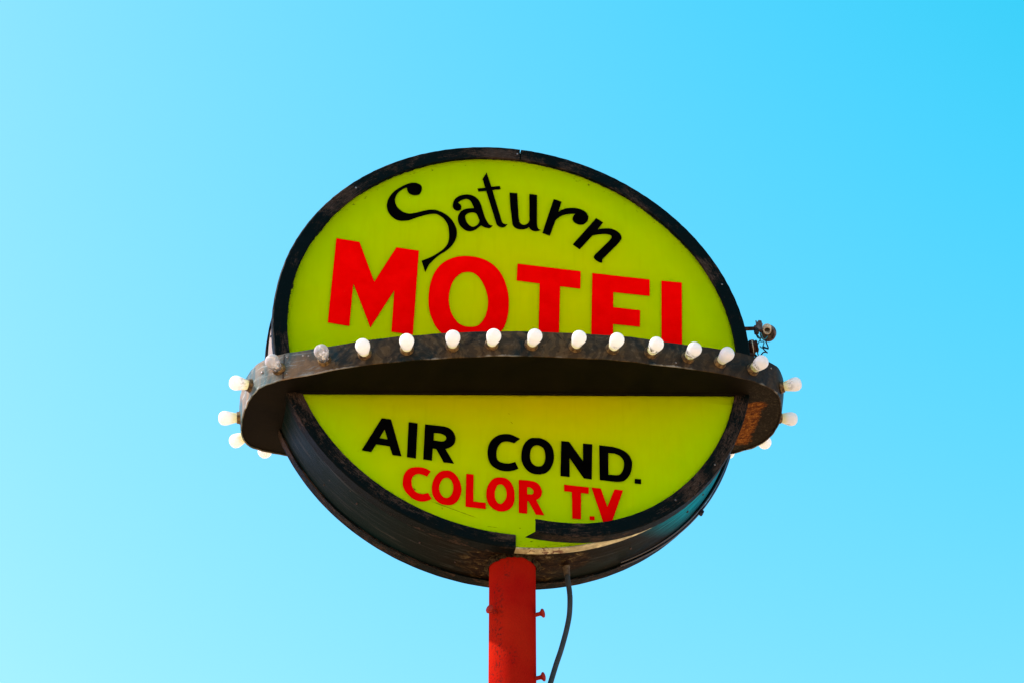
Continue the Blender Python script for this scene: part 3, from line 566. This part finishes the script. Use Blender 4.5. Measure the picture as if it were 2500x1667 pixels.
def lathe(bm, prof, seg=28, mat=None):
    """profile of (radius, height) along local z"""
    rows = []
    for r, z in prof:
        if r < 1e-6: rows.append([bm.verts.new((0, 0, z))])
        else: rows.append([bm.verts.new((r * math.cos(2 * math.pi * k / seg), r * math.sin(2 * math.pi * k / seg), z)) for k in range(seg)])
    for A, B in zip(rows, rows[1:]):
        if len(A) == 1 and len(B) == 1: continue
        for k in range(seg):
            if len(A) == 1: bm.faces.new((A[0], B[k], B[(k + 1) % seg]))
            elif len(B) == 1: bm.faces.new((A[k], A[(k + 1) % seg], B[0]))
            else: bm.faces.new((A[k], A[(k + 1) % seg], B[(k + 1) % seg], B[k]))
    if len(rows[0]) > 1: bm.faces.new(rows[0])
    if len(rows[-1]) > 1: bm.faces.new(rows[-1])
    if mat: bmesh.ops.transform(bm, matrix=mat, verts=bm.verts)
def aim(pos, direction):
    return Matrix.Translation(pos) @ Vector(direction).normalized().to_track_quat('Z', 'Y').to_matrix().to_4x4()
def block(bm, size, mat, bev=0.0):
    r = bmesh.ops.create_cube(bm, size=1.0, matrix=mat @ Matrix.Diagonal((*size, 1)))
    if bev:
        es = {e for v in r['verts'] for e in v.link_edges}
        bmesh.ops.bevel(bm, geom=list(es), offset=bev, segments=2, affect='EDGES')
def D(u, v, w=0.0): return Vector((u, -w, v))

# ---------------------------------------------------------------- ground
bm = bmesh.new()
N = 24
gv = [[bm.verts.new((-1500 + 3000 * i / N, -1500 + 3000 * j / N, 0)) for j in range(N + 1)] for i in range(N + 1)]
for i in range(N):
    for j in range(N): bm.faces.new((gv[i][j], gv[i + 1][j], gv[i + 1][j + 1], gv[i][j + 1]))
g = link('ground', bm, M_ground); g['kind'] = 'structure'

# ---------------------------------------------------------------- the sign
root = bpy.data.objects.new('motel_sign', None)
root.location = (ORIGIN[0], ORIGIN[1], 0); root.rotation_euler = (0, 0, PSI)
root['label'] = 'round yellow roadside motel sign with tilted ring of bulbs, standing on a red pole'
root['category'] = 'sign'
C.objects.link(root)

# pole
PU, PW, PR = 0.025, -0.135, 0.0738
bm = bmesh.new()
seg = 72; rows = []
zs = [0.0, 0.02] + [0.5 + 0.25 * k for k in range(20)]
zs = [z for z in zs if z < H0 - 0.66] + [H0 - 0.655]
for z in zs:
    rows.append([bm.verts.new((PU + PR * math.cos(2 * math.pi * k / seg), -PW + PR * math.sin(2 * math.pi * k / seg), z)) for k in range(seg)])
for A, B in zip(rows, rows[1:]):
    for k in range(seg): bm.faces.new((A[k], A[(k + 1) % seg], B[(k + 1) % seg], B[k]))
bm.faces.new(rows[0]); bm.faces.new(rows[-1])
pole = link('pole', bm, M_pole, root, 40)
pole['label'] = 'red painted steel pole with pitted patches'
for az, z in ((146, -0.858), (25, -0.849), (24, -1.069)):
    a = R(az)
    d = D(math.cos(a), 0, math.sin(a))
    base = L(PU, z, PW) + d * (PR - 0.006)
    bm = bmesh.new()
    lathe(bm, [(0.0068, 0), (0.0064, 0.020), (0.0082, 0.024), (0.0138, 0.028), (0.0150, 0.031), (0.0130, 0.0345), (0.007, 0.0365), (0, 0.037)], 20, aim(base, d + Vector((0, 0, 0.12))))
    link('climbing_peg', bm, M_peg, pole, 50)

# cabinet side
bm = bmesh.new()
arc_sweep(bm, [(0.7975, -0.043), (0.7978, -0.12), (0.7985, -0.22), (0.7985, -0.256), (0.790, -0.256), (0.790, -0.043)], 0, 360, 288)
cab = link('cabinet', bm, M_cab, root, 40)
cab['label'] = 'weathered dark green metal side of the sign, pale at the left and tinted by a turquoise sky reflection at the right'
bm = bmesh.new()
arc_sweep(bm, [(0.7955, -0.0135), (0.7975, -0.0150), (0.7995, -0.0429), (0.790, -0.0429), (0.790, -0.0185), (0.7935, -0.0135)], 0, 360, 288, jit=0.0006)
lip = link('edge_strip', bm, M_lip, cab, 40)
bm = bmesh.new()
arc_sweep(bm, [(0.806, -0.222), (0.8065, -0.262), (0.803, -0.266), (0.755, -0.266), (0.755, -0.258), (0.800, -0.2575), (0.8005, -0.222)], 0, 360, 240, jit=0.0004)
link('back_trim', bm, M_trim, root, 35)
# torn rim of metal round the pole's entry
bm = bmesh.new()
rows = []
for i in range(64):
    a = 2 * math.pi * i / 64
    row = []
    for k, rr in enumerate((0.077, 0.083, 0.091)):
        q = rr * (1 + 0.05 * math.sin(5 * a + k) * (k > 0) + random.uniform(-.04, .04) * (k > 0))
        u = PU + q * math.cos(a); w = PW + q * math.sin(a)
        w = min(w, -0.046)
        v = CV - math.sqrt(max(0.7985 ** 2 - (u - CU) ** 2, 0))
        drop = (0.005 + 0.004 * math.sin(3 * a) + random.uniform(0, .006), 0.004 + random.uniform(-.003, .003), 0.0007)[k]
        row.append(bm.verts.new(L(u, v - drop, w)))
    rows.append(row)
for i in range(64):
    A, B = rows[i], rows[(i + 1) % 64]
    for k in range(2): bm.faces.new((A[k], A[k + 1], B[k + 1], B[k]))
bmesh.ops.solidify(bm, geom=bm.faces[:], thickness=0.0012)
link('pole_collar', bm, M_torn, cab, 30)

# panels
def disc(name, w0, w1, parent):
    bm = bmesh.new()
    uvl = bm.loops.layers.uv.verify()
    rings = [0.0, 0.2, 0.4, 0.6, 0.7, 0.75, 0.792]
    for w in (w0, w1):
        c = bm.verts.new(L(CU, CV, w)); prev = None
        for r in rings[1:]:
            row = [bm.verts.new(L(CU + r * math.cos(2 * math.pi * k / 160), CV + r * math.sin(2 * math.pi * k / 160), w)) for k in range(160)]
            for k in range(160):
                if prev is None: bm.faces.new((c, row[k], row[(k + 1) % 160]))
                else: bm.faces.new((prev[k], prev[(k + 1) % 160], row[(k + 1) % 160], row[k]))
            prev = row
        if w == w0: first = prev
    for k in range(160): bm.faces.new((first[k], first[(k + 1) % 160], prev[(k + 1) % 160], prev[k]))
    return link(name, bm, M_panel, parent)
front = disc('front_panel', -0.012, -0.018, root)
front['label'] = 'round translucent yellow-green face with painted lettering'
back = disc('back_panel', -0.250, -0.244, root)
SPELL = {'script': ('Saturn', M_black, 'black script letter'), 'motel': ('MOTEL', M_red, 'large red capital'), 'air': ('AIRCOND.', M_black, 'black capital'),
         'color': ('COLOR', M_red2, 'small red capital'), 'tv': ('T.V', M_red2, 'small red capital')}
for key, (word, mat, lab) in SPELL.items():
    for ch, gl in zip(word, LETTERS[key]):
        o = flat_shape('full_stop' if ch == '.' else 'letter', [gl], -0.0109, 0.0012, mat, front)
        if ch != '.': o['label'] = lab + ' ' + ch

# trim: two lengths, the right one sprung loose at the bottom
PT = [(-100, .106), (-86.5, .104), (-82, .087), (-78, .072), (-72.5, .052), (-66.75, .034), (-60.75, .021), (-54.5, .010), (-46, .002), (-38, 0), (100, 0)]
def peel(a):
    for (a0, w0), (a1, w1) in zip(PT, PT[1:]):
        if a0 <= a <= a1: return w0 + (w1 - w0) * (a - a0) / (a1 - a0)
    return 0.0
prof = [(0.7555, -0.0100), (0.7552, -0.003), (0.7575, 0.0), (0.800, 0.0), (0.8040, -0.003), (0.8045, -0.042), (0.8012, -0.0425), (0.8005, -0.0045), (0.7590, -0.0035), (0.7575, -0.0100)]
bm = bmesh.new(); arc_sweep(bm, prof, 88.75, 270.1, 200, jit=0.0006)
t1 = link('front_trim', bm, M_trim, root, 35); t1['label'] = 'black worn trim strip round the left half of the face'
bm = bmesh.new(); arc_sweep(bm, prof, 88.45, -86.6, 200, disp=peel, jit=0.0006)
for v in bm.verts:
    dx, dz = v.co.x - CU, v.co.z - H0 - CV; rr = math.hypot(dx, dz); an = math.degrees(math.atan2(dz, dx))
    if rr > .797 and -95 < an < -80 and v.co.y > -peel(an) + .004:
        f = min(1, (-80 - an) / 6.0) * min(1, (v.co.y + peel(an)) / .04)
        na = R(an - 1.9 * f); v.co.x = CU + (rr - .003 * f) * math.cos(na); v.co.z = H0 + CV + (rr - .003 * f) * math.sin(na)
t2 = link('front_trim', bm, M_trim, root, 35); t2['label'] = 'black worn trim strip round the right half, sprung loose at the bottom'
for ang, rr in ((89.4, .780), (-33, .785), (-48, .778), (23, .782), (135, .78)):
    a = R(ang); bm = bmesh.new()
    lathe(bm, [(0.0032, 0), (0.003, 0.0012), (0.0015, 0.002), (0, 0.0021)], 12, aim(L(CU + rr * math.cos(a), CV + rr * math.sin(a), 0.0002 + peel(ang if ang < 100 else 99)), D(0, 0, 1)))
    link('trim_screw', bm, M_rivet, t1 if ang > 88.6 else t2, 50)

# ---------------------------------------------------------------- ring
FRONT = [(-.860,-.184),(-.859,-.115),(-.853,-.066),(-.841,-.016),(-.824,.022),(-.798,.050),(-.76,.075),(-.706,.096),(-.56,.147),(-.432,.180),(-.311,.2),(-.17,.217),(-.039,.223),(.155,.216),(.33,.201),(.438,.181),(.642,.138),(.76,.100),(.845,.058),(.9,.007),(.935,-.08),(.95,-.149),(.950,-.21)]
BACK = [(.943,-.264),(.911,-.322),(.869,-.352),(.80,-.378),(.642,-.412),(.438,-.451),(.33,-.469),(.155,-.484),(-.039,-.491),(-.17,-.486),(-.311,-.470),(-.432,-.450),(-.56,-.420),(-.706,-.379),(-.75,-.362),(-.79,-.345),(-.825,-.318),(-.848,-.275),(-.858,-.23)]
PLAN = cr_points(FRONT + BACK, 8)
def RG(u, w, h): return L(u, R0 + RS * u + h, w)
def plan_off(off, flare=0.0):
    n = len(PLAN); out = []
    for i, p in enumerate(PLAN):
        a, b = PLAN[i - 2], PLAN[(i + 2) % n]
        t = Vector((b[0] - a[0], b[1] - a[1])).normalized(); nx, ny = -t.y, t.x
        k = off + flare * max(0, abs(p[0]) - .6) / .35
        out.append((p[0] + nx * k, p[1] + ny * k))
    return out
HB, HT = -0.004, 0.0905
def dent(i, k=0): return 0.0009 * math.sin(i * .31 + 1.3 * k) * math.sin(i * .113 + .7) + 0.0005 * math.sin(i * .83 + k)
def wall(bm, levels):
    uvl = bm.loops.layers.uv.verify(); rows = []
    for off, fl, h in levels:
        rows.append([bm.verts.new(RG(u + dent(i, 3) * (1 if abs(u) > .6 else .3), w + dent(i, h * 30), h + .7 * dent(i, 9 * (h > .05)) + random.uniform(-.0004, .0004))) for i, (u, w) in enumerate(plan_off(off, fl))])
    n = len(PLAN); s = [0.0]
    for i in range(n): s.append(s[-1] + math.dist(PLAN[i], PLAN[(i + 1) % n]))
    for k in range(len(levels)):
        A, B = rows[k], rows[(k + 1) % len(levels)]
        h0, h1 = levels[k][2], levels[(k + 1) % len(levels)][2]
        for i in range(n):
            f = bm.faces.new((A[i], A[(i + 1) % n], B[(i + 1) % n], B[i]))
            for lp, q in zip(f.loops, ((s[i], h0), (s[i + 1], h0), (s[i + 1], h1), (s[i], h1))): lp[uvl].uv = q
bm = bmesh.new()
wall(bm, [(0.0, 0, HB), (0.0006, .005, .03), (0.0006, .010, .06), (0.0, .014, HT), (-0.0035, .014, HT + .0005), (-0.0035, 0.0, HB - .0005)])
ring = link('ring', bm, M_band, root, 40)
ring['label'] = 'tilted oval ring with swirled brown and teal paint on its band'
def plate(name, off, fl, h0, h1, mat):
    bm = bmesh.new(); q = plan_off(off, fl)
    A = [bm.verts.new(RG(u, w, h0)) for u, w in q]; B = [bm.verts.new(RG(u, w, h1)) for u, w in q]
    n = len(A); bm.faces.new(A); bm.faces.new(B)
    for i in range(n): bm.faces.new((A[i], A[(i + 1) % n], B[(i + 1) % n], B[i]))
    bmesh.ops.triangulate(bm, faces=[f for f in bm.faces if len(f.verts) > 4])
    return link(name, bm, mat, ring)
pl = plate('bottom_plate', -0.0030, 0, 0.0, 0.003, M_under); pl['label'] = 'near-black underside with flaking rust at its right end'
plate('top_plate', -0.0045, 0.012, 0.0830, 0.0865, M_cab)
# angle strip where the ring's underside meets the face
bm = bmesh.new()
P0 = [(-.70 + 1.48 * i / 40) for i in range(41)]
tube(bm, [RG(u, 0.003, -0.0015 - 0.0006 * math.sin(i * 1.3)) for i, u in enumerate(P0)], 0.0032, 8)
link('joint_strip', bm, M_under, ring, 40)
# rivets and folded seam on the band's left end
def band_at(u_t, h, front_side=True):
    best = None
    n = len(PLAN)
    for i, p in enumerate(PLAN[:len(FRONT) * 8 if front_side else n]):
        if best is None or abs(p[0] - u_t) < abs(PLAN[best][0] - u_t): best = i
    return best
def band_frame(i, h, out=0.0):
    n = len(PLAN); a, b = PLAN[i - 2], PLAN[(i + 2) % n]
    t = Vector((b[0] - a[0], b[1] - a[1])).normalized(); nx, ny = -t.y, t.x
    u, w = PLAN[i]
    k = out + .014 * max(0, min(1, h / HT)) * max(0, abs(u) - .6) / .35
    return RG(u + nx * k, w + ny * k, h), D(nx, 0, ny), D(t.x, RS * t.x, t.y)
for ut, h, rr in ((-.812, .048, .0052), (-.742, .014, .003), (-.742, .075, .003), (-.69, .070, .0035), (-.683, .066, .003), (.50, .012, .003), (.86, .07, .003)):
    p, nrm, _ = band_frame(band_at(ut, h), h)
    bm = bmesh.new(); lathe(bm, [(rr, -.002), (rr, .001), (rr * .6, .003), (0, .0034)], 14, aim(p, nrm))
    link('rivet', bm, M_rivet, ring, 50)
bm = bmesh.new()
p, nrm, tn = band_frame(band_at(-.752, .04), .043)
mt = Matrix((tn.normalized().to_4d(), Vector((0, 0, 1, 0)), nrm.to_4d(), (0, 0, 0, 1))).transposed(); mt.translation = p + nrm * .0012
for r_ in range(3): mt[r_][3] = (p + nrm * .0012)[r_]
mt[3][0] = mt[3][1] = mt[3][2] = 0; mt[3][3] = 1
block(bm, (0.0035, 0.090, 0.004), mt)
link('seam', bm, M_dark, ring)

# ---------------------------------------------------------------- bulbs on the ring
BULBS = [(-.745,-.368,-112),(-.8265,-.3168,-140),(-.8594,-.2106,-177),(-.8435,-.0220,162),(-.7638,.0731,118),(-.6260,.1250,109.4),(-.5030,.1630,104.8),(-.3723,.1910,99),(-.2300,.2108,96.8),(-.1060,.2215,92.9),(.0230,.2219,88.4),(.1680,.2150,86.4),(.2920,.2053,84.2),(.4230,.1840,78.3),(.5540,.1575,78.2),(.6680,.1312,74.6),(.7890,.0880,65.7),(.9110,-.0140,23),(.9508,-.2010,-3),(.9110,-.3220,-40),(.8200,-.3720,-73)]
glass_prof = [(0.0145, 0.006), (0.0152, 0.010), (0.0168, 0.017), (0.0187, 0.025), (0.0208, 0.033), (0.0227, 0.041), (0.0238, 0.0485), (0.0233, 0.0555), (0.0208, 0.0620), (0.0160, 0.0672), (0.0096, 0.0702), (0.0040, 0.0713), (0, 0.0715)]
bm = bmesh.new()
pp = cr_points([(r, z) for r, z in glass_prof], 3, closed=False)
lathe(bm, [(max(r, 0), z) for r, z in pp[:-1]] + [(0, .0715)], 32)
me_g = bpy.data.meshes.new('light_bulb'); bmesh.ops.recalc_face_normals(bm, faces=bm.faces); bm.to_mesh(me_g); bm.free()
for p in me_g.polygons: p.use_smooth = True
bm = bmesh.new()
lathe(bm, [(0.0225, -0.002), (0.0225, 0.0025), (0.0200, 0.0045), (0.0200, 0.0100), (0.0185, 0.0120), (0.0150, 0.0118), (0.0148, 0.004)], 28)
me_s = bpy.data.meshes.new('socket'); bmesh.ops.recalc_face_normals(bm, faces=bm.faces); bm.to_mesh(me_s); bm.free()
me_s.materials.append(M_socket)
for p in me_s.polygons: p.use_smooth = True
bm = bmesh.new()
lathe(bm, [(0.0085, 0.004), (0.0070, 0.014), (0.0030, 0.021), (0.0034, 0.026), (0.0012, 0.029), (0, 0.030)], 14)
for sx_ in (-1, 1):
    tube(bm, [(sx_ * .002, 0, .022), (sx_ * .006, 0, .034), (sx_ * .007, .001, .040)], .0006, 6)
tube(bm, [(-.007, .001, .040), (-.003, -.002, .0425), (.002, .002, .0425), (.007, .001, .040)], .0006, 6)
me_f = bpy.data.meshes.new('filament'); bmesh.ops.recalc_face_normals(bm, faces=bm.faces); bm.to_mesh(me_f); bm.free()
me_f.materials.append(M_stem)
glass_meshes = []
for mt_ in M_fro + [M_clear]:
    m_ = me_g.copy(); m_.materials.append(mt_); glass_meshes.append(m_)
KIND = {4: 3, 5: 3, 6: 2, 8: 1, 10: 1, 11: 2, 13: 2, 14: 1, 15: 1, 16: 1}
for bi, (bu, bw, bang) in enumerate(BULBS):
    a = R(bang) + R(random.uniform(-2.5, 2.5))
    nrm = D(math.cos(a), 0.0 + RS * math.cos(a) + random.uniform(-.03, .03), math.sin(a))
    fl = .014 * .4 * max(0, abs(bu) - .6) / .35
    pos = RG(bu + fl * math.cos(a), bw + fl * math.sin(a), 0.038)
    k = KIND.get(bi, 0)
    o = bpy.data.objects.new('light_bulb', glass_meshes[k]); C.objects.link(o); o.parent = root
    o.matrix_local = aim(pos, nrm) @ Matrix.Rotation(random.uniform(0, 6.28), 4, 'Z')
    if k == 3: o['label'] = 'clear glass bulb showing its filament'
    s_ = bpy.data.objects.new('socket', me_s); C.objects.link(s_); s_.parent = o
    if k == 3:
        f_ = bpy.data.objects.new('filament', me_f); C.objects.link(f_); f_.parent = o

# small bolts on the cabinet's side
for ang, w, rr in ((181.0, -.12, .0048), (196, -.10, .003), (-42, -.13, .005), (-36, -.12, .0035), (232, -.11, .0035), (249, -.12, .0035), (-60, -.13, .0045), (258, -.16, .003), (222, -.17, .003)):
    a = R(ang); d = D(math.cos(a), math.sin(a), 0); bm = bmesh.new()
    lathe(bm, [(rr, -.002), (rr, .001), (rr * .6, .003), (0, .0034)], 14, aim(L(CU + .798 * math.cos(a), CV + .798 * math.sin(a), w), d))
    link('bolt', bm, M_dark, cab, 50)
# two wires clipped along the lower right side
for rr, w in ((.8055, -.190), (.8105, -.206)):
    bm = bmesh.new()
    tube(bm, [L(CU + (rr + .006 * math.sin((t) * 3.1)) * math.cos(R(-18 - 44 * t)), CV + (rr + .006 * math.sin(t * 3.1)) * math.sin(R(-18 - 44 * t)), w) for t in [i / 40 for i in range(41)]], .0032, 8)
    link('wire', bm, M_wire, cab, 60)
a = R(-36.5); bm = bmesh.new()
block(bm, (.026, .011, .016), aim(L(CU + .8195 * math.cos(a), CV + .8195 * math.sin(a), -.203), D(math.cos(a), math.sin(a), 0)) @ Matrix.Identity(4), .002)
link('wire_clip', bm, M_navy, cab)

# ---------------------------------------------------------------- supply cable
root2 = bpy.data.objects.new('power_cable', None); root2.location = root.location; root2.rotation_euler = root.rotation_euler
root2['label'] = 'slack grey power cable hanging from the underside of the sign beside the red pole'; root2['category'] = 'cable'
C.objects.link(root2)
CABLE = [(.2001,-.6444),(.2042,-.6893),(.2092,-.7304),(.2108,-.7649),(.208,-.8166),(.2003,-.8615),(.1906,-.903),(.1778,-.9509),(.1637,-.9959),(.145,-1.0627),(.1203,-1.1531),(.108,-1.25),(.108,-1.5),(.108,-2.2),(.108,-3.5),(.108,-5.2),(.112,-H0+.02)]
bm = bmesh.new()
tube(bm, [L(u, v, w) for u, v, w in smooth_path([(u, v, -.14) for u, v in CABLE], 6)], .0086, 14)
link('cord', bm, M_cable, root2, 60)
bm = bmesh.new()
tube(bm, [L(.1985, -.632, -.14), L(.200, -.646, -.14), L(.2005, -.650, -.14), L(.2030, -.676, -.14)], [.0125, .0125, .0108, .0100], 16)
link('connector', bm, M_conn, root2, 30)

# ---------------------------------------------------------------- lamp fixture on the right edge
root3 = bpy.data.objects.new('flasher_fixture', None); root3.location = root.matrix_local @ Vector((0, 0, 0))
root3.location = root.location; root3.rotation_euler = root.rotation_euler
root3['label'] = 'small rusty electrical fixture with loose coiled wires on the right edge of the round face'; root3['category'] = 'electrical fixture'
C.objects.link(root3)
WD = -.11
bm = bmesh.new(); tube(bm, [L(.80, .335, WD), L(.835, .3392, WD), L(.874, .3452, WD)], .0070, 14); link('arm_pipe', bm, M_rusty, root3, 50)
bm = bmesh.new()
tube(bm, [L(.869, .3445, WD), L(.8735, .345, WD)], .0115, 14)
block(bm, (.016, .022, .036), aim(L(.8835, .349, WD + .006), Vector((0.1, 0, 1))), .003)
block(bm, (.013, .013, .010), aim(L(.8875, .371, WD + .004), Vector((0.1, 0, 1))), .002)
tube(bm, [L(.878, .36, WD), L(.876, .378, WD)], .0024, 8)
link('clamp', bm, M_grey, root3, 30)
bm = bmesh.new(); tube(bm, [L(.8715, .3330, WD + .01), L(.8715, .316, WD + .012)], [.0090, .0085], 12); link('wire_nut', bm, M_dark, root3, 40)
bm = bmesh.new()
ax = D(-.35, -.75, .55).normalized(); cc = L(.9165, .331, WD)
lathe(bm, [(0.020, -.018), (0.0265, -.014), (0.0280, -.006), (0.0280, .010), (0.0262, .0128), (0.0215, .0130), (0.0205, .0095)], 32, aim(cc, ax))
hs = link('housing', bm, M_grey, root3, 35)
bm = bmesh.new(); lathe(bm, [(0.0190, .009), (0.0190, .0105), (0.0175, .0112), (0.0060, .0112), (.0045, .0125), (0, .0125)], 28, aim(cc, ax)); link('lens_plate', bm, M_conn, hs, 35)
bm = bmesh.new()
for dx_, dy_ in ((.009, -.004), (-.004, -.010)):
    q = aim(cc, ax) @ Vector((dx_, dy_, .0125)); lathe(bm, [(.0028, -.001), (.0028, .0012), (0, .0014)], 10, None) if False else tube(bm, [q, q + ax * .0015], .0026, 10)
link('terminal_hole', bm, M_dark, hs)
bm = bmesh.new(); tube(bm, [L(.903, .352, WD), L(.906, .362, WD)], .0045, 10); link('knob', bm, M_navy, hs, 40)
bm = bmesh.new()
ca = D(-.15, -.85, .5).normalized(); cx = ca.cross(Vector((0, 0, 1))).normalized(); cy = ca.cross(cx)
c0 = L(.9065, .3345, WD + .022)
tube(bm, [c0 + ca * (-.008 + .030 * t) + (cx * math.cos(t * 4.5 * 6.2832) + cy * math.sin(t * 4.5 * 6.2832)) * (.0145 - .0030 * t) for t in [i / 110 for i in range(111)]], .0023, 8)
link('wire_coil', bm, M_cream, root3, 60)
# ribbed fitting lower down
bm = bmesh.new()
ax2 = D(.92, .10, .28).normalized()
pr = [(.0, -.004), (.019, -.004)]
for k in range(4): pr += [(.0230, .001 + k * .010), (.0245, .004 + k * .010), (.0230, .0075 + k * .010), (.0195, .0085 + k * .010)]
pr += [(.0210, .044), (.0205, .047), (.0175, .0485), (.0, .0485)]
lathe(bm, pr, 28, aim(L(.826, .258, WD), ax2)); bt = link('ribbed_bushing', bm, M_rusty, root3, 45)
bm = bmesh.new()
q = aim(L(.826, .258, WD), ax2)
tube(bm, [q @ Vector((.0240 * math.cos(t), .0240 * math.sin(t), .030)) for t in [i * .12 for i in range(53)]], .0020, 8); link('band', bm, M_cream, bt, 60)
bm = bmesh.new()
tube(bm, [L(.832, .240, WD), L(.850, .236, WD), L(.862, .236, WD)], .0085, 12); tube(bm, [L(.862, .238, WD), L(.8655, .2338, WD), L(.869, .223, WD)], .0035, 8)
link('lower_clamp', bm, M_dark, bt, 40)
def wire(pts, r, m, dw=.0):
    bm = bmesh.new(); tube(bm, [L(*p) for p in smooth_path([(u, v, WD + dw + .006 * math.sin(i * 1.9)) for i, (u, v) in enumerate(pts)], 8)], r, 8)
    return link('wire', bm, m, root3, 60)
wire([(.9016,.2959),(.9023,.2802),(.9107,.2635),(.8954,.2676),(.9074,.2546),(.8906,.2611),(.9058,.2466),(.9016,.2415),(.8904,.2395),(.8827,.2307),(.880,.215)], .0023, M_navy, .01)
wire([(.8746,.3084),(.8763,.2994),(.883,.3002),(.8844,.2872),(.8929,.2804),(.8935,.2726),(.8885,.2628),(.8795,.2611)], .0021, M_cyan, .012)
wire([(.8832,.3142),(.8832,.3042),(.8915,.2947),(.8992,.293),(.9051,.299)], .0021, M_cyan, .02)
wire([(.868,.272),(.876,.258),(.8752,.2442),(.8827,.2307),(.884,.216)], .0021, M_cyan, .0)
wire([(.8662,.318),(.868,.3103),(.8765,.3034),(.8853,.3018),(.888,.310)], .0024, M_navy, .01)
wire([(.8580,.2720),(.866,.279),(.874,.276),(.880,.287),(.8844,.292)], .0020, M_cyan, .01)
wire([(.8646,.2338),(.869,.2239),(.8720,.212)], .0030, M_navy, .0)
